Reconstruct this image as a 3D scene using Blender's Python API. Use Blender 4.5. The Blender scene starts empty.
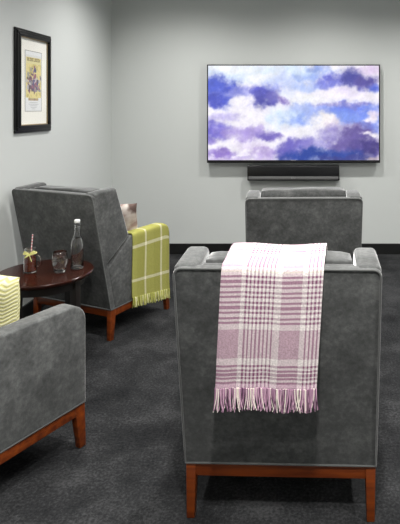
import bpy, bmesh, math, random
from mathutils import Vector, Matrix, noise
random.seed(4); noise.seed_set(7)
PI = math.pi
scn = bpy.context.scene
COL = scn.collection

# ------------------------------------------------------------------ helpers
def s2l(c):
    return tuple(((v/255)/12.92 if v/255 <= .04045 else ((v/255+.055)/1.055)**2.4) for v in c)

def finish(name, bm, mat, parent=None, smooth=True, angle=40):
    bmesh.ops.recalc_face_normals(bm, faces=bm.faces[:])
    me = bpy.data.meshes.new(name)
    bm.to_mesh(me); bm.free()
    mats = mat if isinstance(mat, (list, tuple)) else [mat]
    for m in mats: me.materials.append(m)
    if smooth:
        me.shade_smooth()
        me.set_sharp_from_angle(angle=math.radians(angle))
    o = bpy.data.objects.new(name, me)
    COL.objects.link(o)
    if parent: o.parent = parent
    return o

def tag(o, label=None, cat=None, group=None, kind=None):
    if label: o['label'] = label
    if cat: o['category'] = cat
    if group: o['group'] = group
    if kind: o['kind'] = kind
    return o

def empty(name, loc, rz=0):
    o = bpy.data.objects.new(name, None); COL.objects.link(o)
    o.location = loc; o.rotation_euler = (0, 0, rz); o.empty_display_size = .05
    return o

def bevel(bm, geom_edges, w, seg=3):
    bmesh.ops.bevel(bm, geom=geom_edges, offset=w, segments=seg, profile=.5, affect='EDGES', clamp_overlap=True)

def add_box(bm, x0, x1, y0, y1, z0, z1, bev=0, seg=2):
    r = bmesh.ops.create_cube(bm, size=1)
    vs = r['verts']
    for v in vs:
        v.co = Vector((x0+(v.co.x+.5)*(x1-x0), y0+(v.co.y+.5)*(y1-y0), z0+(v.co.z+.5)*(z1-z0)))
    if bev:
        bevel(bm, list({e for v in vs for e in v.link_edges}), bev, seg)
    return vs

def add_prism(bm, poly, x0, x1, bev=0, seg=3):      # poly in the y,z plane, pulled along x
    a = [bm.verts.new((x0, y, z)) for y, z in poly]
    b = [bm.verts.new((x1, y, z)) for y, z in poly]
    n = len(poly)
    bm.faces.new(a); bm.faces.new(b[::-1])
    for i in range(n):
        bm.faces.new((a[i], b[i], b[(i+1) % n], a[(i+1) % n]))
    bmesh.ops.recalc_face_normals(bm, faces=bm.faces[:])
    if bev:
        bevel(bm, list({e for v in a+b for e in v.link_edges}), bev, seg)

def add_taper(bm, p0, p1, s0, s1, bev=.003):        # square bar between two points, sizes at both ends
    vs = []
    for p, s in ((p0, s0), (p1, s1)):
        for dx, dy in ((-1, -1), (1, -1), (1, 1), (-1, 1)):
            vs.append(bm.verts.new((p[0]+dx*s[0]/2, p[1]+dy*s[1]/2, p[2])))
    bm.faces.new(vs[:4][::-1]); bm.faces.new(vs[4:])
    for i in range(4):
        j = (i+1) % 4
        bm.faces.new((vs[i], vs[j], vs[4+j], vs[4+i]))
    if bev: bevel(bm, list({e for v in vs for e in v.link_edges}), bev, 2)

def add_tube(bm, pts, r, n=8, closed=False, mi=0):
    pts = [Vector(p) for p in pts]
    rings = []; m = len(pts)
    up = None
    for i, p in enumerate(pts):
        if closed: t = pts[(i+1) % m]-pts[i-1]
        else: t = pts[min(i+1, m-1)]-pts[max(i-1, 0)]
        t.normalize()
        if up is None:
            up = Vector((0, 0, 1)) if abs(t.z) < .9 else Vector((1, 0, 0))
        a = (up-t*up.dot(t))
        if a.length < 1e-5: a = t.orthogonal()
        a.normalize(); up = a
        b = t.cross(a)
        rr = r(i/(m-1)) if callable(r) else r
        rings.append([bm.verts.new(p+rr*(math.cos(2*PI*k/n)*a+math.sin(2*PI*k/n)*b)) for k in range(n)])
    fs = []
    for i in range(m if closed else m-1):
        A, B = rings[i], rings[(i+1) % m]
        for k in range(n):
            fs.append(bm.faces.new((A[k], A[(k+1) % n], B[(k+1) % n], B[k])))
    if not closed:
        fs.append(bm.faces.new(rings[0][::-1])); fs.append(bm.faces.new(rings[-1]))
    for f in fs: f.material_index = mi

def add_lathe(bm, prof, n=40, c=(0, 0, 0)):
    rings = []
    for r, z in prof:
        if r < 1e-5: rings.append([bm.verts.new((c[0], c[1], c[2]+z))])
        else: rings.append([bm.verts.new((c[0]+r*math.cos(2*PI*k/n), c[1]+r*math.sin(2*PI*k/n), c[2]+z)) for k in range(n)])
    for A, B in zip(rings, rings[1:]):
        for k in range(n):
            j = (k+1) % n
            if len(A) == 1 and len(B) == 1: continue
            if len(A) == 1: bm.faces.new((A[0], B[k], B[j]))
            elif len(B) == 1: bm.faces.new((A[k], A[j], B[0]))
            else: bm.faces.new((A[k], A[j], B[j], B[k]))

def puffy(x0, x1, y0, y1, z0, z1, bev, puff, amp, seed, shear=None, cuts=9):
    """a stuffed upholstery block: rounded box, swollen faces, soft creases"""
    bm = bmesh.new()
    add_box(bm, x0, x1, y0, y1, z0, z1)
    bmesh.ops.subdivide_edges(bm, edges=bm.edges[:], cuts=cuts, use_grid_fill=True)
    c = Vector(((x0+x1)/2, (y0+y1)/2, (z0+z1)/2)); h = Vector(((x1-x0)/2, (y1-y0)/2, (z1-z0)/2))
    for v in bm.verts:
        d = v.co-c
        inner = Vector([max(-(h[i]-bev), min(h[i]-bev, d[i])) for i in range(3)])
        e = d-inner
        if e.length > 1e-6:
            e = e.normalized()*bev
        p = inner+e
        n = Vector([d[i]/h[i] for i in range(3)])
        for i in range(3):
            j, k = (i+1) % 3, (i+2) % 3
            p[i] += puff*n[i]*max(0, 1-n[j]**2)*max(0, 1-n[k]**2)
        q = c+p
        q += amp*noise.noise_vector(q*9+Vector((seed, 0, 0)))+amp*.6*noise.noise_vector(q*18+Vector((0, seed, 0)))
        if shear: q.y += shear(q.z)
        v.co = q
    return bm

def pillow_bm(w, h, t, seed=0, n=26, pinch=.07):
    """throw pillow, standing in the x,z plane, centre at the origin"""
    bm = bmesh.new()
    uvl = bm.loops.layers.uv.new('UVMap')
    def pt(u, v, s):
        x = w/2*u*(1-pinch*(1-v*v)); z = h/2*v*(1-pinch*(1-u*u))
        th = t/2*((max(0, 1-u**4))**.55)*((max(0, 1-v**4))**.55)
        q = Vector((x, s*th, z))
        return q+.008*noise.noise_vector(q*9+Vector((seed, 0, 0)))
    grid = {}
    for s in (1, -1):
        for i in range(n+1):
            for j in range(n+1):
                u, v = 2*i/n-1, 2*j/n-1
                if s == -1 and (i in (0, n) or j in (0, n)):
                    grid[s, i, j] = grid[1, i, j]
                else: grid[s, i, j] = bm.verts.new(pt(u, v, s))
        for i in range(n):
            for j in range(n):
                ids = [(i, j), (i+1, j), (i+1, j+1), (i, j+1)]
                f = bm.faces.new([grid[s, a, b] for a, b in ids])
                for l, (a, b) in zip(f.loops, ids): l[uvl].uv = (a/n, b/n)
    return bm

# ------------------------------------------------------------------ materials
class NT:
    def __init__(s, name):
        s.m = bpy.data.materials.new(name); s.m.use_nodes = True
        s.t = s.m.node_tree; s.b = s.t.nodes['Principled BSDF']
    def n(s, typ, **kw):
        nd = s.t.nodes.new(typ)
        for k, v in kw.items():
            if k.startswith('i_'):
                key = k[2:]; key = int(key) if key.isdigit() else key.replace('_', ' ')
                nd.inputs[key].default_value = v
            else: setattr(nd, k, v)
        return nd
    def l(s, a, b): s.t.links.new(a, b)
    def set(s, **kw):
        for k, v in kw.items(): s.b.inputs[k.replace('_', ' ')].default_value = v
        return s

def rgba(c): return tuple(c)+(1,)

def plain(name, col, rough=.5, **kw):
    t = NT(name); t.set(Base_Color=rgba(col), Roughness=rough, **kw)
    return t.m

def ramp(t, stops, interp='LINEAR'):
    r = t.n('ShaderNodeValToRGB'); cr = r.color_ramp; cr.interpolation = interp
    while len(cr.elements) < len(stops): cr.elements.new(.5)
    for e, (p, c) in zip(cr.elements, stops):
        e.position = p; e.color = rgba(c) if len(c) == 3 else c
    return r

def velvet():
    t = NT('grey_velvet')
    tc = t.n('ShaderNodeTexCoord')
    n1 = t.n('ShaderNodeTexNoise', i_Scale=9.0, i_Detail=5.0, i_Roughness=.6)
    n2 = t.n('ShaderNodeTexNoise', i_Scale=55.0, i_Detail=4.0, i_Roughness=.7)
    t.l(tc.outputs['Object'], n1.inputs['Vector']); t.l(tc.outputs['Object'], n2.inputs['Vector'])
    mx = t.n('ShaderNodeMath', operation='MULTIPLY_ADD', i_1=.45)
    t.l(n2.outputs['Fac'], mx.inputs[0])
    m2 = t.n('ShaderNodeMath', operation='MULTIPLY', i_1=.55); t.l(n1.outputs['Fac'], m2.inputs[0])
    t.l(m2.outputs[0], mx.inputs[2])
    r = ramp(t, [(.34, (.046, .047, .0465)), (.5, (.082, .084, .083)), (.66, (.145, .148, .145))])
    t.l(mx.outputs[0], r.inputs[0]); t.l(r.outputs[0], t.b.inputs['Base Color'])
    t.set(Roughness=.85, Sheen_Weight=.9, Sheen_Roughness=.3, Specular_IOR_Level=.2)
    bp = t.n('ShaderNodeBump', i_Strength=.25, i_Distance=.004)
    t.l(n2.outputs['Fac'], bp.inputs['Height']); t.l(bp.outputs[0], t.b.inputs['Normal'])
    return t.m

def wood(name, c0, c1, rough, scale=(3, 40, 40)):
    t = NT(name)
    tc = t.n('ShaderNodeTexCoord'); mp = t.n('ShaderNodeMapping'); mp.inputs['Scale'].default_value = scale
    t.l(tc.outputs['Object'], mp.inputs['Vector'])
    n1 = t.n('ShaderNodeTexNoise', i_Scale=1.0, i_Detail=5.0, i_Roughness=.6); t.l(mp.outputs[0], n1.inputs['Vector'])
    r = ramp(t, [(.3, c0), (.7, c1)]); t.l(n1.outputs['Fac'], r.inputs[0]); t.l(r.outputs[0], t.b.inputs['Base Color'])
    t.set(Roughness=rough)
    return t.m

def carpet():
    t = NT('charcoal_carpet')
    tc = t.n('ShaderNodeTexCoord')
    n1 = t.n('ShaderNodeTexNoise', i_Scale=3.5, i_Detail=6.0, i_Roughness=.65)
    n2 = t.n('ShaderNodeTexNoise', i_Scale=90.0, i_Detail=4.0, i_Roughness=.7)
    for q in (n1, n2): t.l(tc.outputs['Object'], q.inputs['Vector'])
    a = t.n('ShaderNodeMath', operation='MULTIPLY', i_1=.5); t.l(n1.outputs['Fac'], a.inputs[0])
    b = t.n('ShaderNodeMath', operation='MULTIPLY_ADD', i_1=.5); t.l(n2.outputs['Fac'], b.inputs[0]); t.l(a.outputs[0], b.inputs[2])
    r = ramp(t, [(.37, (.007, .0073, .008)), (.5, (.021, .0215, .0225)), (.62, (.050, .0505, .052))])
    t.l(b.outputs[0], r.inputs[0]); t.l(r.outputs[0], t.b.inputs['Base Color'])
    bp = t.n('ShaderNodeBump', i_Strength=.6, i_Distance=.006); t.l(n2.outputs['Fac'], bp.inputs['Height']); t.l(bp.outputs[0], t.b.inputs['Normal'])
    t.set(Roughness=.95, Specular_IOR_Level=.1)
    return t.m

def paint(name, c):
    t = NT(name)
    tc = t.n('ShaderNodeTexCoord'); n1 = t.n('ShaderNodeTexNoise', i_Scale=180.0, i_Detail=3.0); t.l(tc.outputs['Object'], n1.inputs['Vector'])
    bp = t.n('ShaderNodeBump', i_Strength=.06, i_Distance=.002); t.l(n1.outputs['Fac'], bp.inputs['Height']); t.l(bp.outputs[0], t.b.inputs['Normal'])
    t.set(Base_Color=rgba(c), Roughness=.6, Specular_IOR_Level=.3)
    return t.m

def glass(name, tint=(1, 1, 1), ior=1.45):
    t = NT(name); t.set(Base_Color=rgba(tint), Roughness=.0, IOR=ior, Transmission_Weight=1.0)
    return t.m

def plaid(name, ustops, vstops, weave=220):
    """ustops / vstops: thread colours across and along, [(pos, colour)], pos 0..1"""
    t = NT(name)
    uv = t.n('ShaderNodeUVMap'); sp = t.n('ShaderNodeSeparateXYZ'); t.l(uv.outputs[0], sp.inputs[0])
    def stripes(out, stops):
        prev = None
        for a in range(0, len(stops), 30):        # a ramp holds 32 stops: chain several
            ch = stops[a:a+30]
            r = ramp(t, [(min(p, 1), c) for p, c in ch], 'CONSTANT'); t.l(out, r.inputs[0])
            if prev is None: prev = r.outputs[0]
            else:
                g = t.n('ShaderNodeMath', operation='GREATER_THAN', i_1=ch[0][0]); t.l(out, g.inputs[0])
                mx = t.n('ShaderNodeMixRGB'); t.l(g.outputs[0], mx.inputs[0]); t.l(prev, mx.inputs[1]); t.l(r.outputs[0], mx.inputs[2]); prev = mx.outputs[0]
        return prev
    cu, cv = stripes(sp.outputs[0], ustops), stripes(sp.outputs[1], vstops)
    mx = t.n('ShaderNodeMixRGB', i_0=.5); t.l(cu, mx.inputs[1]); t.l(cv, mx.inputs[2])
    tc = t.n('ShaderNodeTexCoord')
    n1 = t.n('ShaderNodeTexNoise', i_Scale=float(weave), i_Detail=2.0); t.l(tc.outputs['Object'], n1.inputs['Vector'])
    r = ramp(t, [(.3, (.70, .70, .70)), (.7, (1.12, 1.12, 1.12))]); t.l(n1.outputs['Fac'], r.inputs[0])
    mu = t.n('ShaderNodeMixRGB', blend_type='MULTIPLY', i_0=1.0); t.l(mx.outputs[0], mu.inputs[1]); t.l(r.outputs[0], mu.inputs[2])
    t.l(mu.outputs[0], t.b.inputs['Base Color'])
    bp = t.n('ShaderNodeBump', i_Strength=.3, i_Distance=.003); t.l(n1.outputs['Fac'], bp.inputs['Height']); t.l(bp.outputs[0], t.b.inputs['Normal'])
    t.set(Roughness=.95, Sheen_Weight=.04, Specular_IOR_Level=.1)
    return t.m

def vcol(name, emit=None, rough=.6):
    t = NT(name); a = t.n('ShaderNodeVertexColor', layer_name='Col')
    if emit:
        t.set(Base_Color=(.01, .01, .012, 1), Roughness=.25); t.l(a.outputs[0], t.b.inputs['Emission Color']); t.b.inputs['Emission Strength'].default_value = emit
    else:
        t.l(a.outputs[0], t.b.inputs['Base Color']); t.set(Roughness=rough)
    return t.m

VELVET = velvet()
PIPING = plain('velvet_piping', (.062, .064, .062), .8, Sheen_Weight=.4)
WOOD = wood('mahogany_stain', (.075, .011, .002), (.23, .047, .0055), .38)
TABLE = wood('dark_mahogany_top', (.018, .0045, .0025), (.038, .009, .0045), .18, (4, 30, 30))
TLEG = plain('near_black_stain', (.006, .0035, .0028), .45)
CARPET = carpet()
WALL = paint('pale_grey_paint', (.60, .62, .605))
CEIL = paint('white_ceiling_paint', (.72, .72, .71))
BLACK = plain('black_skirting_paint', (.008, .008, .008), .4)
PLASTIC = plain('black_plastic', (.006, .006, .007), .3)
GRILLE = plain('grey_grille_cloth', (.13, .13, .13), .6)
LOGO = plain('silver_mark', (.45, .45, .45), .3, Metallic=.6)
GLASS = glass('clear_glass', (1, 1, 1), 1.45)
WATER = glass('water', (1, 1, 1), 1.28)

# ------------------------------------------------------------------ the room
XL, XR, YB, YF, ZC = -1.909, 2.35, 5.28, -1.6, 2.78
def slab(name, *b, mat, bev=0):
    bm = bmesh.new(); add_box(bm, *b, bev=bev)
    return tag(finish(name, bm, mat, smooth=False), kind='structure')
slab('floor', XL-.1, XR+.1, YF-.1, YB+.1, -.1, 0, mat=CARPET)
slab('ceiling', XL-.1, XR+.1, YF-.1, YB+.1, ZC, ZC+.1, mat=CEIL)
slab('wall_left', XL-.1, XL, YF, YB, 0, ZC, mat=WALL)
slab('wall_right', XR, XR+.1, YF, YB, 0, ZC, mat=WALL)
slab('wall_back', XL-.1, XR+.1, YB, YB+.1, 0, ZC, mat=WALL)
slab('wall_front', XL-.1, XR+.1, YF-.1, YF, 0, ZC, mat=WALL)
slab('baseboard_back', XL+.014, XR, YB-.014, YB, 0, .105, mat=BLACK, bev=.003)
slab('baseboard_left', XL, XL+.014, YF, YB, 0, .105, mat=BLACK, bev=.003)

# ------------------------------------------------------------------ armchairs
W, H, ZB = .68, .934, .192
HW = W/2
def zr(z): return -.16*max(0, z-ZB)/(H-ZB)         # how far the back leans at height z

def make_chair():
    t = empty('armchair', (0, 0, 0))
    # outside back with piping round its edge
    bm = bmesh.new()
    rc = .026                                        # outline of the outside back: rounded upper corners
    out = [(-HW, ZB), (HW, ZB)]
    for k in range(7):
        q = k/6*PI/2; out.append((HW-rc+rc*math.cos(q), H-rc+rc*math.sin(q)))
    for k in range(7):
        q = PI/2+k/6*PI/2; out.append((-HW+rc+rc*math.cos(q), H-rc+rc*math.sin(q)))
    fa = [bm.verts.new((x, zr(z), z)) for x, z in out]; fb = [bm.verts.new((x, zr(z)+.032, z)) for x, z in out]
    bm.faces.new(fa); bm.faces.new(fb[::-1])
    for k in range(len(out)):
        l = (k+1) % len(out); bm.faces.new((fa[k], fb[k], fb[l], fa[l]))
    bmesh.ops.recalc_face_normals(bm, faces=bm.faces[:])
    bevel(bm, [e for e in bm.edges if (e.verts[0] in fa) and (e.verts[1] in fa)], .006, 2)
    pn = finish('back_panel', bm, VELVET, t)
    bm = bmesh.new(); path = []
    oc = [(x*(1-.004/HW), z+(.004 if z < .5 else -.004)) for x, z in out]
    for (xa, za), (xb, zb_) in zip(oc, oc[1:]+oc[:1]):
        m = 10 if abs(xa-xb)+abs(za-zb_) > .1 else 1
        for k in range(m):
            x, z = xa+(xb-xa)*k/m, za+(zb_-za)*k/m
            path.append(Vector((x, zr(z)-.0015, z)))
    add_tube(bm, path, .0036, 8, True)
    finish('piping', bm, PIPING, pn)
    bm = bmesh.new()
    add_prism(bm, [(.033, ZB), (zr(H)+.033, H-.004), (zr(H)+.078, H-.004), (.078, ZB)], -HW+.081, HW-.081, .012)
    finish('back_frame', bm, VELVET, t)
    bm = puffy(-HW+.086, HW-.086, .082, .205, .44, .940, .02, .004, .005, 3.1, lambda z: zr(z), 12)
    finish('back_cushion', bm, VELVET, t, angle=80)
    for s in (-1, 1):
        a, b = sorted((s*HW, s*(HW-.08)))
        bm = bmesh.new()
        add_prism(bm, [(zr(.47)+.004, .47), (.165, .622), (.046, H+.020), (-.152, H+.006)], a, b, .019, 4)
        finish('wing', bm, VELVET, t)
        a, b = sorted((s*HW, s*(HW-.085)))
        bm = bmesh.new()
        z = .62
        pol = [(.033, ZB+.001), (.585, ZB+.001)]
        for k in range(7):                           # rounded front corner of the arm
            q = k/6*PI/2
            pol.append((.585-.075+.075*math.cos(q), z-.075+.075*math.sin(q)))
        pol += [(.17, z), (zr(.465)+.033, .462)]
        add_prism(bm, pol, a, b, .014, 3)
        ar = finish('arm', bm, VELVET, t)
        bm = bmesh.new()                             # welt along the foot of the arm
        add_tube(bm, [(s*(HW-.003), .02+.56*i/8, ZB+.003) for i in range(9)], .004, 8)
        finish('piping', bm, PIPING, ar)
    bm = bmesh.new(); add_box(bm, -HW+.086, HW-.086, .08, .575, ZB, .30, .008)
    finish('seat_base', bm, VELVET, t)
    bm = puffy(-HW+.088, HW-.088, .085, .61, .302, .445, .035, .014, .004, 8.7)
    finish('seat_cushion', bm, VELVET, t, angle=80)
    bm = bmesh.new(); r = HW-.006; zl, zh = .146, .190
    add_box(bm, -r, r, .004, .034, zl, zh, .002); add_box(bm, -r, r, .548, .578, zl, zh, .002)
    add_box(bm, -r, -r+.03, .034, .548, zl, zh, .002); add_box(bm, r-.03, r, .034, .548, zl, zh, .002)
    finish('base_rail', bm, WOOD, t)
    for s in (-1, 1):
        bm = bmesh.new(); add_taper(bm, (s*(r-.016), .012, 0), (s*(r-.0165), .024, .191), (.028, .032), (.035, .046))
        finish('leg', bm, WOOD, t)
        bm = bmesh.new(); add_taper(bm, (s*(r-.016), .575, 0), (s*(r-.0165), .556, .191), (.028, .032), (.035, .05))
        finish('leg', bm, WOOD, t)
    return t

def copy_tree(o, parent=None):
    c = o.copy(); COL.objects.link(c)
    if parent: c.parent = parent
    for ch in list(o.children): copy_tree(ch, c)
    return c

GA = 'grey velvet wing armchairs facing the television'
proto = make_chair()
spots = [(-.0804, 1.869, .029, 'grey velvet armchair in the foreground, back to camera, under the pink plaid throw'),
         (-1.5036, 3.4272, .4007, 'grey velvet armchair behind the round table, with the yellow throw on its arm'),
         (.0021, 3.2053, -.0266, 'farthest grey velvet armchair, bare backed, directly below the television'),
         (-1.4954, 1.9037, .4602, 'grey velvet armchair cut by the left frame edge, holding the cream wavy cushion')]
chairs = []
for i, (x, y, a, lb) in enumerate(spots):
    o = proto if i == 0 else copy_tree(proto)
    o.location = (x, y, 0); o.rotation_euler = (0, 0, -a)
    if i == 2:
        for ch in o.children:
            if ch.name.startswith('back_cushion'): ch.location.z = .028
    tag(o, lb, 'armchair', GA)
    chairs.append(Matrix.Translation((x, y, 0)) @ Matrix.Rotation(-a, 4, 'Z'))
MF, MM, MT, ML = chairs

# ------------------------------------------------------------------ throws
def cloth(path_fn, widths, nu, nv, thick, seed, M):
    """path_fn(u, v) -> local point; u across 0..1, v along 0..1"""
    bm = bmesh.new(); uvl = bm.loops.layers.uv.new('UVMap')
    P = [[path_fn(i/nu, j/nv) for j in range(nv+1)] for i in range(nu+1)]
    def nrm(i, j):
        a = P[min(i+1, nu)][j]-P[max(i-1, 0)][j]; b = P[i][min(j+1, nv)]-P[i][max(j-1, 0)]
        return a.cross(b).normalized()
    top = [[bm.verts.new(P[i][j]+nrm(i, j)*thick) for j in range(nv+1)] for i in range(nu+1)]
    bot = [[bm.verts.new(P[i][j]) for j in range(nv+1)] for i in range(nu+1)]
    def face(vs, uvs):
        f = bm.faces.new(vs)
        for l, q in zip(f.loops, uvs): l[uvl].uv = q
    for i in range(nu):
        for j in range(nv):
            uvs = [(i/nu, j/nv), ((i+1)/nu, j/nv), ((i+1)/nu, (j+1)/nv), (i/nu, (j+1)/nv)]
            face([top[i][j], top[i+1][j], top[i+1][j+1], top[i][j+1]], uvs)
            face([bot[i][j], bot[i][j+1], bot[i+1][j+1], bot[i+1][j]], [uvs[0], uvs[3], uvs[2], uvs[1]])
    for i in range(nu):
        for j in (0, nv):
            q = [(i/nu, j/nv), ((i+1)/nu, j/nv)]
            face([top[i][j], top[i+1][j], bot[i+1][j], bot[i][j]], [q[0], q[1], q[1], q[0]])
    for j in range(nv):
        for i in (0, nu):
            q = [(i/nu, j/nv), (i/nu, (j+1)/nv)]
            face([top[i][j], top[i][j+1], bot[i][j+1], bot[i][j]], [q[0], q[1], q[1], q[0]])
    for v in bm.verts: v.co = M @ v.co
    return bm

def polyline(pts, rounds=3):
    """Chaikin-smoothed polyline with arc-length lookup"""
    p = [Vector(q) for q in pts]
    for _ in range(rounds):
        n = [p[0]]
        for a, b in zip(p, p[1:]): n += [a.lerp(b, .25), a.lerp(b, .75)]
        n.append(p[-1]); p = n
    L = [0]
    for a, b in zip(p, p[1:]): L.append(L[-1]+(b-a).length)
    def at(s):
        s = max(0, min(L[-1], s))
        for k in range(len(p)-1):
            if s <= L[k+1]: return p[k].lerp(p[k+1], (s-L[k])/max(1e-9, L[k+1]-L[k]))
        return p[-1]
    return at, L[-1]

# pink plaid: over the back cushion, the frame top and down the outside back
def back(z, off=.007): return (zr(z)-off, z)
drape = [(.115, .66), (.085, .80), (.076, .90), (.052, .962), (-.01, .972), (-.07, .962), (-.125, .950), (-.166, .948), (-.177, .922), (-.178, .88), (-.178, .80), (-.177, .72), (-.175, .64), (-.171, .552)]
at, LEN = polyline([(0, y, z) for y, z in drape], 2)
def pink_pt(u, v):
    s = v*LEN
    p = at(s)
    zf = max(0, min(1, (s-.25)/(LEN-.25)))
    w = .331-.006*zf; cx = .004-.038*zf
    x = cx+(u-.5)*w
    y, z = p.y, p.z
    q = .0022*math.sin(u*9+1)*zf+.0015*math.sin(u*23)*zf
    if zf > .35: y -= 1.6*q
    z += .004*math.sin(u*7+.6)*(1-zf)
    return Vector((x, y, z))
P_ = s2l((158, 98, 142)); PM = s2l((182, 154, 166)); PW = s2l((230, 222, 220)); PP = s2l((222, 192, 208)); PG = s2l((222, 222, 196))
PS = s2l((132, 82, 112))
def striped(a, b, n, d, l, fr=.5):
    st = []; k = (b-a)/n
    for i in range(n): st += [(a+i*k, d), (a+i*k+k*fr, l)]
    return st
ust = [(0, PM), (.20, PW)] + striped(.245, .55, 8, PS, PW, .45) + [(.55, PW), (.60, PM), (.80, PW)] + striped(.85, 1.0, 4, PS, PW, .45)
# along: metres from the woven hem upwards
def vs_from(hem):
    st = []
    def m(d): return 1-d/LEN
    seq = [(0, .018, PP)]
    cur = .016
    out = []
    def add(l, c):
        nonlocal cur
        out.append((cur, cur+l, c)); cur += l
    def stripes(n, l):
        for i in range(n): add(l*.5, PS); add(l*.5, PW)
    out.append((0, .016, PP))
    stripes(5, .0135); add(.017, PW); add(.092, PM); add(.016, PW); stripes(10, .0165); add(.006, PG); add(.010, PW); add(.075, PM); add(.018, PW); stripes(9, .0165); add(.017, PW); add(.09, PM); add(.017, PW); stripes(3, .0165); add(2, PM)
    for a, b, c in out:
        if a < LEN: st.append((max(0, 1-b/LEN), c))
    return st[::-1]
PINK = plaid('pink_plaid_wool', ust, vs_from(0), 260)
bm = cloth(pink_pt, None, 48, 90, .006, 1, MF)
pk = finish('throw_blanket', bm, PINK, None, angle=60)
tag(pk, 'pink and white plaid wool throw with fringe draped over the foreground chair back', 'blanket')
FR = [plain('fringe_rose', s2l((160, 120, 146)), .95), plain('fringe_cream', s2l((238, 228, 218)), .95), plain('fringe_mauve', s2l((205, 165, 188)), .95), plain('fringe_plum', s2l((112, 70, 102)), .95)]
bm = bmesh.new()
def strands(fn, n, length, r, M, nm, jitter, push):
    for k in range(n):
        u = (k+random.random())/n
        p = fn(u, 1.0); q = p-(fn(u, .985)-p)*1.0
        d = (q-p).normalized()
        L_ = length*random.uniform(.85, 1.05)
        pts = []; sx = random.uniform(-jitter, jitter); sy = random.uniform(0, 1)
        for i in range(6):
            f = i/5
            c = p-d*.003+Vector((0, 0, -1))*L_*f*.9+d*L_*.1*f
            c += push(f, sx, sy)
            pts.append(M @ c)
        add_tube(bm, pts, lambda f: r*(1-.35*f), 5, False, nm())
strands(pink_pt, 150, .071, .0019, MF, lambda: random.choice([0, 0, 1, 1, 2, 2, 3]), .012, lambda f, sx, sy: Vector((sx*f*f, -.004-.006*sy-.004*f, 0)))
fr = finish('fringe', bm, FR, pk, angle=80); tag(fr, kind='stuff')

# yellow check throw over the right arm of the chair by the wall
ypath = [(HW-.13, .475), (HW-.096, .475), (HW-.093, .54), (HW-.090, .632), (HW-.05, .634), (HW-.01, .634), (HW+.008, .628), (HW+.010, .56), (HW+.010, .40), (HW+.012, .185)]
aty, LY_ = polyline([(x, 0, z) for x, z in ypath], 2)
def yel_pt(u, v):
    p = aty(v*LY_)
    y = .185+.375*u
    z = p.z
    if y > .50 and z > .5: z -= min(.06, .075-math.sqrt(max(0, .075**2-(y-.50)**2)))*min(1, (z-.5)/.1)
    drop = max(0, (v-.45)/.55)
    z -= (u-.5)*.06*drop
    x = p.x+max(0, .004*math.sin(u*14))*drop
    y += .006*math.sin(v*6)*drop-.012*drop*(1-u)*.6
    return Vector((x, y, z))
Y0 = s2l((166, 164, 88)); Y1 = s2l((240, 234, 206)); Y2 = s2l((156, 154, 78))
def yv(d): return 1-d/LY_
yst = [(0, Y0)]
for d in (.57, .345, .11):
    yst += [(yv(d+.02), Y1), (yv(d), Y0)]
YEL = plaid('yellow_check_wool', [(0, Y0), (.10, Y2), (.31, Y1), (.355, Y0), (.55, Y2), (.745, Y1), (.79, Y0), (.92, Y2)], yst, 300)
yb = finish('throw_blanket', cloth(yel_pt, None, 36, 70, .006, 2, MM), YEL, None, angle=60)
tag(yb, 'yellow green checked wool throw with fringe hanging over an armchair arm', 'blanket')
YF_ = [plain('fringe_olive', s2l((150, 150, 66)), .95), plain('fringe_yellow', s2l((196, 196, 104)), .95), plain('fringe_pale', s2l((236, 232, 190)), .95)]
bm = bmesh.new()
strands(yel_pt, 110, .068, .0022, MM, lambda: random.choice([0, 0, 1, 1, 1, 2]), .010, lambda f, sx, sy: Vector((.004*sy+.003*f, sx*f*f, 0)))
fy = finish('fringe', bm, YF_, yb, angle=80); tag(fy, kind='stuff')

# ------------------------------------------------------------------ pillows
def wavy():
    t = NT('cream_wavy_weave')
    uv = t.n('ShaderNodeUVMap'); sp = t.n('ShaderNodeSeparateXYZ'); t.l(uv.outputs[0], sp.inputs[0])
    tri = t.n('ShaderNodeMath', operation='PINGPONG', i_1=.055); t.l(sp.outputs[0], tri.inputs[0])
    a = t.n('ShaderNodeMath', operation='MULTIPLY_ADD', i_1=.42); t.l(tri.outputs[0], a.inputs[0]); t.l(sp.outputs[1], a.inputs[2])
    b = t.n('ShaderNodeMath', operation='MULTIPLY', i_1=2*PI*24); t.l(a.outputs[0], b.inputs[0])
    s = t.n('ShaderNodeMath', operation='SINE'); t.l(b.outputs[0], s.inputs[0])
    m = t.n('ShaderNodeMath', operation='MULTIPLY_ADD', i_1=.5, i_2=.5); t.l(s.outputs[0], m.inputs[0])
    r = ramp(t, [(.2, s2l((208, 202, 136))), (.6, s2l((238, 234, 190)))]); t.l(m.outputs[0], r.inputs[0]); t.l(r.outputs[0], t.b.inputs['Base Color'])
    bp = t.n('ShaderNodeBump', i_Strength=.35, i_Distance=.004); t.l(m.outputs[0], bp.inputs['Height']); t.l(bp.outputs[0], t.b.inputs['Normal'])
    t.set(Roughness=.9, Specular_IOR_Level=.1)
    return t.m
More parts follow.
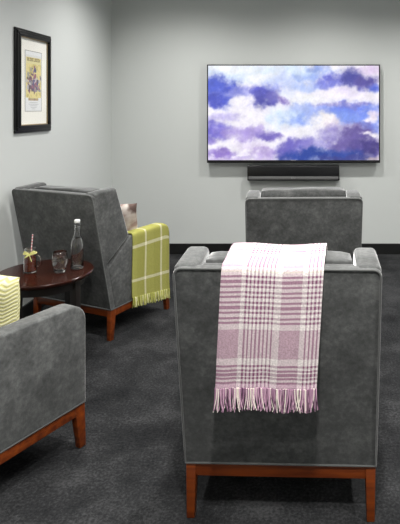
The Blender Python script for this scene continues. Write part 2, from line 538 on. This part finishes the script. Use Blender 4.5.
def floral():
    t = NT('taupe_floral_print')
    uv = t.n('ShaderNodeUVMap')
    v = t.n('ShaderNodeTexVoronoi', i_Scale=6.0); t.l(uv.outputs[0], v.inputs['Vector'])
    n1 = t.n('ShaderNodeTexNoise', i_Scale=9.0, i_Detail=4.0); t.l(uv.outputs[0], n1.inputs['Vector'])
    a = t.n('ShaderNodeMath', operation='MULTIPLY_ADD', i_1=.6); t.l(v.outputs['Distance'], a.inputs[0]); t.l(n1.outputs['Fac'], a.inputs[2])
    r = ramp(t, [(.5, s2l((206, 198, 190))), (.8, s2l((182, 168, 160))), (1.0, s2l((150, 128, 122)))])
    t.l(a.outputs[0], r.inputs[0])
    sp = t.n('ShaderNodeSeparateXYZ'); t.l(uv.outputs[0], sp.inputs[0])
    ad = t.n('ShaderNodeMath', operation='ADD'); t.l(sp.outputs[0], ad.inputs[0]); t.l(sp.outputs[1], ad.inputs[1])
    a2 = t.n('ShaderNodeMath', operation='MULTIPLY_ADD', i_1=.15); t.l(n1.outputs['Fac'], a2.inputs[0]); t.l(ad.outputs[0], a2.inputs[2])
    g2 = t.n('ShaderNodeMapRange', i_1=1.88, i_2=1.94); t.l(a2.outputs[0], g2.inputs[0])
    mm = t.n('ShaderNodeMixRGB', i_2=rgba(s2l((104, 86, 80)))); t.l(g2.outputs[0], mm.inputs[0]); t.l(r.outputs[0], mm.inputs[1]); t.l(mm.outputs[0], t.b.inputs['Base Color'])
    t.set(Roughness=.85, Specular_IOR_Level=.15)
    return t.m
def put(bm, M, loc, rx, rz, ry=0):
    T = M @ Matrix.Translation(loc) @ Matrix.Rotation(rz, 4, 'Z') @ Matrix.Rotation(rx, 4, 'X') @ Matrix.Rotation(ry, 4, 'Y')
    for v in bm.verts: v.co = T @ v.co
    return bm
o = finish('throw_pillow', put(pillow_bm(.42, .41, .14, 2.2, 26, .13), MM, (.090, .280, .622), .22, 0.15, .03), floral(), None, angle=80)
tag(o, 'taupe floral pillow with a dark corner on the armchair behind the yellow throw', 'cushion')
o = finish('throw_pillow', put(pillow_bm(.42, .40, .15, 5.5), ML, (.012, .30, .612), .16, .3, .14), wavy(), None, angle=80)
tag(o, 'cream and yellow wavy striped pillow at the left edge on an armchair', 'cushion')

# ------------------------------------------------------------------ round table
TX, TY, TZ, TR = -1.472, 3.02, .52, .260
t = empty('side_table', (TX, TY, 0), math.radians(-15))
tag(t, 'round dark mahogany side table holding the drinks', 'table')
bm = bmesh.new()
add_lathe(bm, [(0, TZ-.028), (TR-.02, TZ-.028), (TR-.008, TZ-.022), (TR-.004, TZ-.014), (TR, TZ-.010), (TR, TZ-.004), (TR-.004, TZ), (TR-.012, TZ), (0, TZ)], 72)
finish('tabletop', bm, TABLE, t, angle=30)
bm = bmesh.new()
add_lathe(bm, [(0, TZ-.075), (TR-.05, TZ-.075), (TR-.05, TZ-.029), (0, TZ-.029)], 60)
finish('apron', bm, TLEG, t, angle=30)
for k in range(4):
    a = k*PI/2
    bm = bmesh.new(); d = .212
    add_taper(bm, (d*math.cos(a), d*math.sin(a), 0), ((d-.01)*math.cos(a), (d-.01)*math.sin(a), TZ-.03), (.032, .032), (.042, .042))
    finish('leg', bm, TLEG, t)
bm = bmesh.new()
for a in (0, PI/2):
    c, s = abs(math.cos(a)), abs(math.sin(a))
    h = .20
    add_box(bm, -h*c-.012*s, h*c+.012*s, -h*s-.012*c, h*s+.012*c, .13-.001*s, .155-.001*s, .003)
finish('stretcher', bm, TLEG, t)

# mason jar of iced tea
JX, JY = -1.551, 3.01
j = empty('mason_jar', (JX, JY, TZ+.0005)); tag(j, 'handled glass jar of dark red iced drink on the round table', 'jar')
bm = bmesh.new()
R = .034
add_lathe(bm, [(0, 0), (R-.004, 0), (R, .005), (R, .098), (R-.003, .106), (R-.005, .111), (R-.004, .134), (R-.0025, .136), (R-.004, .1365), (R-.0065, .134), (R-.0075, .111), (R-.0055, .105), (R-.003, .098), (R-.003, .010), (R-.007, .006), (0, .006)], 40)
for zz in (.114, .120, .126):
    add_tube(bm, [((R-.0045)*math.cos(q*2*PI/40), (R-.0045)*math.sin(q*2*PI/40), zz) for q in range(40)], .0014, 6, True)
finish('jar_glass', bm, GLASS, j)
bm = bmesh.new()
hp = [(.033, .098), (.048, .100), (.064, .092), (.069, .070), (.064, .046), (.050, .036), (.033, .036)]
hs, hl = polyline([(x, 0, z) for x, z in hp], 2)
add_tube(bm, [Vector((0, 0, 0))+Matrix.Rotation(-.25, 3, 'Z') @ hs(hl*i/24) for i in range(25)], .0055, 10)
finish('handle', bm, GLASS, j)
tea = NT('red_iced_tea'); tea.set(Base_Color=(.17, .020, .006, 1), Roughness=.1, Transmission_Weight=.25, IOR=1.33)
bm = bmesh.new()
add_lathe(bm, [(0, .0068), (R-.0075, .0068), (R-.0034, .0105), (R-.0034, .097), (R-.0058, .101), (0, .101)], 40)
finish('drink', bm, tea.m, j)
for x, y, z, a in [(-.013, -.008, .110, .4), (.013, -.004, .111, 1.1), (-.002, .016, .110, .2)]:
    bm = bmesh.new(); add_box(bm, -.008, .008, -.008, .008, -.008, .008, .002)
    T = Matrix.Translation((x, y, z)) @ Matrix.Rotation(a, 4, 'Z') @ Matrix.Rotation(a*.3, 4, 'X')
    for v in bm.verts: v.co = T @ v.co
    finish('ice_cube', bm, GLASS, j)
# ribbon bow tied round the neck
RIB = plain('pale_yellow_ribbon', s2l((240, 234, 150)), .6)
bm = bmesh.new()
def strip(pts, w, th=.0008):
    rows = []
    for i, p in enumerate(pts):
        p = Vector(p)
        rows.append([bm.verts.new(p+Vector((0, dy, dz))) for dz, dy in ((-w/2, 0), (w/2, 0), (w/2, th), (-w/2, th))])
    for A, B in zip(rows, rows[1:]):
        for k in range(4): bm.faces.new((A[k], A[(k+1) % 4], B[(k+1) % 4], B[k]))
    bm.faces.new(rows[0][::-1]); bm.faces.new(rows[-1])
band = [((R+.0005)*math.cos(2*PI*q/40), (R+.0005)*math.sin(2*PI*q/40), .107) for q in range(40)]
add_tube(bm, band, .0022, 6, True)
fx, fz = .014, .108
fy_ = -.036
def bow(pts, w): strip([(fx+a*1.25, fy_+b, fz+c*1.25) for a, b, c in pts], w)
bow([(0, 0, 0), (-.010, -.006, .010), (-.022, -.004, .013), (-.024, -.002, .006), (-.010, -.001, 0), (0, 0, 0)], .010)
bow([(0, 0, 0), (.010, -.006, .010), (.022, -.004, .015), (.028, 0, .011), (.014, -.001, .003), (0, 0, 0)], .010)
bow([(0, -.001, 0), (.006, -.004, -.014), (.012, -.004, -.028)], .011)
bow([(0, -.001, 0), (-.012, -.004, -.008), (-.022, .002, -.014)], .010)
strip([(fx-.006, fy_-.004, fz), (fx+.006, fy_-.004, fz)], .013)
finish('ribbon_bow', bm, RIB, j, smooth=False)
# straw
st = NT('striped_paper')
tc = st.n('ShaderNodeTexCoord'); sp = st.n('ShaderNodeSeparateXYZ'); st.l(tc.outputs['Object'], sp.inputs[0])
m1 = st.n('ShaderNodeMath', operation='PINGPONG', i_1=.009); st.l(sp.outputs[2], m1.inputs[0])
g = st.n('ShaderNodeMath', operation='GREATER_THAN', i_1=.0045); st.l(m1.outputs[0], g.inputs[0])
r = ramp(st, [(0, s2l((250, 244, 242))), (1, s2l((222, 120, 128)))]); st.l(g.outputs[0], r.inputs[0]); st.l(r.outputs[0], st.b.inputs['Base Color'])
bm = bmesh.new()
p0, p1 = Vector((.002, .006, .1035)), Vector((.016, -.002, .214))
add_tube(bm, [p0.lerp(p1, i/8) for i in range(9)], .0028, 10)
for v in bm.verts: v.co += Vector((JX, JY, TZ))
o = finish('drinking_straw', bm, st.m); tag(o, 'pink and white striped straw standing in the jar of red drink', 'straw')

# tumbler
g = empty('tumbler', (-1.381, 3.01, TZ+.0005)); tag(g, 'clear stemless rounded glass of iced water between jar and bottle', 'glass')
prof = [(0, 0), (.026, 0), (.029, .003), (.034, .022), (.0395, .048), (.0415, .068), (.040, .092), (.0365, .116), (.0357, .1172), (.0349, .116), (.0383, .092), (.0397, .068), (.0376, .048), (.032, .024), (.026, .013), (0, .011)]
bm = bmesh.new(); add_lathe(bm, prof, 40); finish('tumbler_glass', bm, GLASS, g, angle=60)
bm = bmesh.new(); add_lathe(bm, [(0, .0116), (.0255, .0136), (.0316, .0245), (.0372, .048), (.0393, .068), (.0391, .074), (0, .074)], 40); finish('water', bm, WATER, g)

# bottle
b = empty('water_bottle', (-1.311, 3.075, TZ+.0005)); tag(b, 'tall clear glass bottle of water with white cap on the round table', 'bottle')
bo = [(0, .004), (.026, 0), (.032, .002), (.035, .008), (.035, .055), (.035, .135), (.033, .155), (.026, .178), (.0175, .200), (.0145, .220), (.0135, .245), (.0155, .247), (.0155, .254), (.0135, .256), (.0135, .266)]
bi = [(.0105, .266), (.0105, .245), (.0118, .220), (.0148, .200), (.0232, .178), (.030, .155), (.032, .135), (.032, .010), (.028, .007), (0, .009)]
bm = bmesh.new(); add_lathe(bm, bo+bi, 40); finish('bottle_glass', bm, GLASS, b, angle=60)
bm = bmesh.new(); add_lathe(bm, [(0, .0095), (.027, .0078), (.0315, .0105), (.0315, .135), (.0297, .155), (.0228, .178), (0, .178)], 40); finish('water', bm, WATER, b, angle=50)
bm = bmesh.new(); add_lathe(bm, [(0, .2665), (.0150, .2665), (.0165, .269), (.0165, .280), (.014, .2845), (0, .286)], 28); finish('cap', bm, plain('white_ceramic', (.8, .8, .78), .3), b)
bm = bmesh.new()
for s in (-1, 1): add_tube(bm, [(s*.0170, 0, .276), (s*.0178, 0, .258), (s*.0160, 0, .240), (s*.0150, -.004, .228)], .0012, 6)
add_tube(bm, [(.0155*math.cos(2*PI*q/30), .0155*math.sin(2*PI*q/30), .241) for q in range(30)], .0012, 6, True)
finish('wire_bail', bm, plain('steel_wire', (.6, .6, .6), .25, Metallic=1.0), b)

# ------------------------------------------------------------------ television
def img_mesh(name, nx, ny, place, colour, mat, parent):
    me = bpy.data.meshes.new(name)
    vs = [place(i/nx, k/ny) for k in range(ny+1) for i in range(nx+1)]
    fs = [(k*(nx+1)+i, k*(nx+1)+i+1, (k+1)*(nx+1)+i+1, (k+1)*(nx+1)+i) for k in range(ny) for i in range(nx)]
    me.from_pydata(vs, [], fs)
    at_ = me.color_attributes.new('Col', 'FLOAT_COLOR', 'POINT')
    buf = []
    for k in range(ny+1):
        for i in range(nx+1):
            buf += list(colour(i/nx, k/ny))+[1]
    at_.data.foreach_set('color', buf)
    me.materials.append(mat)
    o = bpy.data.objects.new(name, me); COL.objects.link(o); o.parent = parent
    return o
def fbm(x, y, s, o=5):
    return noise.fractal(Vector((x*s, y*s, 3.7)), 1.0, 2.0, o)
BL = [  # centre, radii (units of the picture, 172 wide, 97 high), colour, strength
 (255, 72, 60, 9, (222, 238, 255), .9), (232, 68, 24, 4, (250, 252, 255), .8), (262, 76, 14, 4, (252, 252, 255), .9), (285, 82, 17, 7, (200, 212, 250), .8),
 (300, 96, 18, 6, (215, 228, 255), .8), (307, 87, 16, 5, (184, 202, 250), .9), (312, 74, 16, 6, (158, 182, 244), .9), (300, 70, 8, 4, (225, 240, 255), .8), (318, 68, 10, 3, (130, 150, 220), .6),
 (221, 91, 16, 13, (86, 98, 204), 1), (212, 84, 8, 6, (92, 108, 214), .9), (214, 99, 9, 6, (84, 92, 196), .9), (241, 90, 11, 5, (150, 152, 228), .75), (268, 90, 13, 6, (128, 138, 226), .75),
 (257, 92, 9, 7, (104, 106, 206), .95), (264, 99, 12, 8, (84, 84, 172), 1), (272, 97, 8, 6, (108, 104, 190), .8), (285, 100.5, 7, 3.5, (128, 110, 188), .9), (243, 100, 10, 4, (250, 246, 255), .9),
 (370, 69, 12, 5, (228, 208, 240), .8), (339, 80, 18, 7, (112, 114, 208), 1), (325, 84, 10, 5, (128, 134, 222), .8), (351, 77, 11, 9, (82, 82, 162), 1), (366, 82, 10, 6, (98, 90, 168), .95), (375, 87, 8, 4, (92, 110, 214), .9),
 (340, 96, 46, 5.5, (250, 244, 254), 1), (350, 92, 14, 4, (228, 218, 246), .7), (310, 99, 16, 5, (252, 252, 255), .9),
 (350, 111, 42, 8, (116, 138, 236), 1), (303, 108, 14, 5, (172, 190, 246), .9), (290, 118, 18, 9, (222, 240, 255), .9), (335, 120, 40, 9, (132, 158, 242), .95), (370, 127, 14, 6, (128, 150, 244), 1),
 (345, 103.5, 24, 2, (128, 108, 178), .35),
 (214, 130, 14, 9, (122, 114, 212), .95), (226, 115, 12, 3.5, (192, 182, 240), .8), (241, 132, 20, 6, (170, 150, 220), .8), (268, 133.5, 10, 4.5, (118, 104, 188), .95), (255, 128, 10, 4, (176, 158, 224), .7),
 (220, 151, 14, 3.5, (148, 124, 204), .9), (212, 140, 7, 3, (150, 132, 214), .7), (250, 144, 14, 4, (226, 212, 244), .6), (264, 151, 16, 5, (182, 160, 220), .85), (290, 148, 14, 8, (118, 108, 192), .95), (235, 157, 30, 2.5, (190, 172, 228), .6),
 (321, 121, 11, 9, (254, 250, 252), 1), (312, 132, 18, 8, (250, 248, 255), 1), (326, 116, 5, 5, (252, 246, 248), 1), (335, 124, 8, 7, (244, 232, 240), .95), (350, 128, 12, 5, (240, 228, 240), .9),
 (337, 133, 16, 9, (152, 142, 206), .9), (359, 136, 17, 12, (106, 92, 160), 1), (346, 146, 18, 9, (112, 98, 168), 1), (368, 148, 14, 10, (76, 66, 136), 1), (298, 146, 14, 8, (112, 104, 192), .9), (315, 144, 14, 5, (150, 142, 212), .8),
 (322, 154, 32, 6, (52, 76, 162), 1), (345, 157, 20, 3, (62, 66, 140), .8), (370, 118, 7, 4, (250, 240, 250), 1), (375, 114, 6, 3, (238, 226, 246), .9), (372, 132.5, 8, 1.8, (252, 246, 252), .95), (373, 158, 8, 2, (186, 168, 176), .8)]
def clouds(u, v):
    X = 208+u*171; Y = 158.5-v*93
    wx = fbm(X, Y, .055)*6+fbm(X+70, Y, .16)*2.5; wy = fbm(X, Y+90, .055)*3.5+fbm(X, Y+40, .16)*1.6
    x, y = X+wx, Y+wy
    c = [250, 246, 255]
    for cx, cy, rx, ry, col, a in BL:
        d = ((x-cx)/rx)**2+((y-cy)/ry)**2
        if d < 4:
            w = a/(1+math.exp((d-1.12+.6*fbm(X, Y, .15)+.25*fbm(X+9, Y, .4))*2.5))*1.17*(.9+.3*fbm(X*.6+30, Y+cx, .16))
            w = max(0, min(1, w))
            c = [p+(q-p)*w for p, q in zip(c, col)]
    k = 1+.06*fbm(X, Y, .12)+.03*fbm(X, Y, .5)
    return s2l([max(0, min(255, p*k)) for p in c])
YS = 5.208
tv = empty('television', (-.096, 5.22, .927)); tag(tv, 'wide flat television on the back wall showing purple and white clouds', 'television')
tx0, tx1, tz0, tz1 = -.848, .852, -.012, .954
bm = bmesh.new(); add_box(bm, tx0, tx1, -.012, .028, tz0, tz1, .003)
bd = finish('housing', bm, PLASTIC, tv)
bm = bmesh.new(); add_box(bm, -.35, .35, .028, .0595, .22, .7, .004); finish('wall_bracket', bm, PLASTIC, tv)
bm = bmesh.new()
add_box(bm, tx0, tx0+.011, -.0155, -.012, tz0, tz1, .001); add_box(bm, tx1-.011, tx1, -.0155, -.012, tz0, tz1, .001)
add_box(bm, tx0+.011, tx1-.011, -.0155, -.012, tz1-.011, tz1, .001); add_box(bm, tx0+.011, tx1-.011, -.0155, -.012, tz0, tz0+.027, .001)
finish('bezel', bm, PLASTIC, tv)
img_mesh('screen', 260, 146, lambda u, v: (tx0+.011+u*(tx1-tx0-.022), -.0135, tz0+.027+v*(tz1-tz0-.038)), clouds, vcol('screen_picture', 1.0), tv)
bm = bmesh.new()
for i in range(4): add_box(bm, -.024+i*.0125, -.0155+i*.0125, -.0165, -.0154, .009, .018, .0003)
finish('logo', bm, LOGO, tv, smooth=False)

sb = empty('soundbar', (-.095, 5.28, .742)); tag(sb, 'black soundbar mounted on the wall below the television', 'speaker')
bm = bmesh.new(); add_box(bm, -.451, .451, -.095, 0, 0, .146, .006, 3); finish('housing', bm, PLASTIC, sb)
bm = bmesh.new(); add_box(bm, -.44, .44, -.0985, -.094, .012, .042, .002); finish('grille', bm, GRILLE, sb)
bm = bmesh.new()
for i in range(4): add_box(bm, -.022+i*.0115, -.0145+i*.0115, -.0992, -.0984, .023, .030, .0002)
finish('logo', bm, LOGO, sb, smooth=False)

# ------------------------------------------------------------------ framed picture on the left wall
PY0, PY1, PZ0, PZ1 = 3.49, 3.985, 1.283, 1.99
pf = empty('picture_frame', (XL, (PY0+PY1)/2, PZ0)); tag(pf, 'black framed matted print of purple figures on yellow hanging on left wall', 'picture')
hw, hh = (PY1-PY0)/2, PZ1-PZ0
def ring(bm, y0, y1, z0, z1, w, xa, xb, bev):
    for a in ((y0, y1, z0, z0+w), (y0, y1, z1-w, z1), (y0, y0+w, z0+w, z1-w), (y1-w, y1, z0+w, z1-w)):
        add_box(bm, xa, xb, a[0], a[1], a[2], a[3], bev, 2)
FRM = plain('black_lacquer_frame', (.006, .006, .0062), .4, Specular_IOR_Level=.3)
bm = bmesh.new()
ring(bm, -hw, hw, 0, hh, .022, .0005, .014, .004); ring(bm, -hw+.016, hw-.016, .016, hh-.016, .024, .0005, .024, .005); ring(bm, -hw+.034, hw-.034, .034, hh-.034, .016, .0005, .029, .004)
finish('frame', bm, FRM, pf)
bm = bmesh.new(); ring(bm, -hw+.050, hw-.050, .050, hh-.050, .007, .0005, .013, .001)
finish('gilt_fillet', bm, plain('dull_gilt', (.40, .30, .16), .45, Metallic=.4), pf)
bm = bmesh.new(); add_box(bm, .001, .007, -hw+.051, hw-.051, .051, hh-.051); MAT = finish('mat_board', bm, plain('ivory_mat', s2l((246, 244, 236)), .8), pf, smooth=False)
# printed sheet: picture block above, caption lines below
sy0, sy1, sz0, sz1 = -.112, .112, .149, .566
bm = bmesh.new(); add_box(bm, .007, .0078, sy0, sy1, sz0, sz1); sh = finish('printed_sheet', bm, plain('white_paper', s2l((234, 235, 236)), .8), pf, smooth=False)
bm = bmesh.new(); ring(bm, sy0-.003, sy1+.003, sz0-.003, sz1+.003, .003, .007, .0082, 0); finish('sheet_edge', bm, plain('bevel_cut', s2l((120, 116, 112)), .8), pf, smooth=False)
rnd = random.Random(11)
figs = []
for k in range(120):
    a = rnd.gauss(.5, .2); bz = .22+abs(rnd.gauss(0, .24))
    figs.append((a, bz, rnd.uniform(.03, .08), rnd.uniform(.02, .06), rnd.choice([(132, 92, 116), (110, 82, 104), (160, 136, 150), (196, 192, 194), (104, 92, 94), (92, 92, 132), (152, 104, 124), (150, 150, 152)])))
def art(u, v):
    n = fbm(u*9, v*14, .7)
    if v > .955: return s2l((226, 226, 224))
    c = [228, 214, 150] if n < .25 else [206, 192, 122]
    if v > .80 and v < .91:                       # lettering band along the top
        c = [224, 214, 160]
    for a, b_, rx, rz, col in figs:
        d = ((u-a)/rx)**2+((v-b_*.95)/rz)**2+.9*n
        if d < 1 and v < .80: c = list(col)
    if v < .06 and (u < .16 or u > .80): return s2l((234, 235, 236))
    if v < .055: c = [134, 100, 112] if int(u*24) % 2 else [206, 190, 140]
    return s2l(c)
img_mesh('artwork', 60, 90, lambda u, v: (.0086, -.105+(1-u)*.21, .222+v*.318), lambda u, v: art(1-u, v), vcol('printed_ink', None, .7), sh)
# wall faces +x, so the sheet reads from low y (left in the photo) to high y
bm = bmesh.new()
wy = [-.086, -.070, -.050, -.034, -.018, .002, .020, .036, .054, .070]
for k, y in enumerate(wy):
    add_box(bm, .0088, .0091, y, y+.005, .497, .520)
    if k % 2 == 0: add_box(bm, .0088, .0091, y+.005, y+.012, .515, .520)
    if k % 3 != 0: add_box(bm, .0088, .0091, y+.005, y+.012, .497, .502)
    else: add_box(bm, .0088, .0091, y+.008, y+.012, .497, .517)
finish('title_marks', bm, plain('brown_ink', s2l((120, 104, 70)), .8), sh, smooth=False)
bm = bmesh.new()
for k, w in enumerate((.066, .084, .060, .050, .028)): add_box(bm, .0079, .0081, -w/1.2, w/1.2, .206-k*.011, .209-k*.011)
finish('caption_lines', bm, plain('grey_ink', s2l((178, 180, 182)), .8), sh, smooth=False)
bm = bmesh.new(); add_box(bm, .0105, .0115, -hw+.051, hw-.051, .051, hh-.051)
gt = NT('picture_glass'); tr = gt.n('ShaderNodeBsdfTransparent'); gl = gt.n('ShaderNodeBsdfGlossy', i_Roughness=.02); fr_ = gt.n('ShaderNodeMixShader', i_0=.03)
gt.l(tr.outputs[0], fr_.inputs[1]); gt.l(gl.outputs[0], fr_.inputs[2]); gt.l(fr_.outputs[0], gt.t.nodes['Material Output'].inputs['Surface']); gm = gt.m
finish('glazing', bm, gm, pf, smooth=False)

# ------------------------------------------------------------------ lights: recessed ceiling downlights
def down(x, y, power, ang=150, blend=1.0, r=.06):
    l = bpy.data.lights.new('downlight', 'SPOT'); l.energy = power; l.spot_size = math.radians(ang); l.spot_blend = blend; l.shadow_soft_size = r
    l.color = (1.0, .985, .955)
    o = bpy.data.objects.new('downlight', l); COL.objects.link(o); o.location = (x, y, ZC-.02)
for x, y, p in [(-1.1, 4.3, 130), (.2, 4.3, 125), (1.5, 4.3, 125), (-1.1, 2.6, 120), (.05, 2.1, 200), (1.5, 2.6, 140), (-1.1, .9, 55), (.0, .45, 320), (1.5, .9, 230), (-.4, -.9, 30), (1.2, -.9, 45)]:
    down(x, y, p)
w = bpy.data.worlds.new('World'); scn.world = w; w.use_nodes = True
w.node_tree.nodes['Background'].inputs[0].default_value = (.5, .52, .55, 1); w.node_tree.nodes['Background'].inputs[1].default_value = .2

# ------------------------------------------------------------------ camera
cam = bpy.data.cameras.new('camera'); co = bpy.data.objects.new('camera', cam); COL.objects.link(co)
co.location = (0, 0, 1.45); co.rotation_euler = (PI/2, 0, 0)
cam.sensor_fit = 'HORIZONTAL'; cam.sensor_width = 36; cam.lens = 529.84*36/400
cam.shift_x = -(303.08-200)/400; cam.shift_y = -(262-108.39)/400
cam.clip_start = .05
scn.camera = co
vs = scn.view_settings
vs.view_transform = 'Standard'; vs.look = 'None'; vs.exposure = 0; vs.gamma = 1; vs.use_curve_mapping = False
scn.cycles.max_bounces = 16; scn.cycles.transmission_bounces = 14; scn.cycles.diffuse_bounces = 5; scn.cycles.transparent_max_bounces = 12
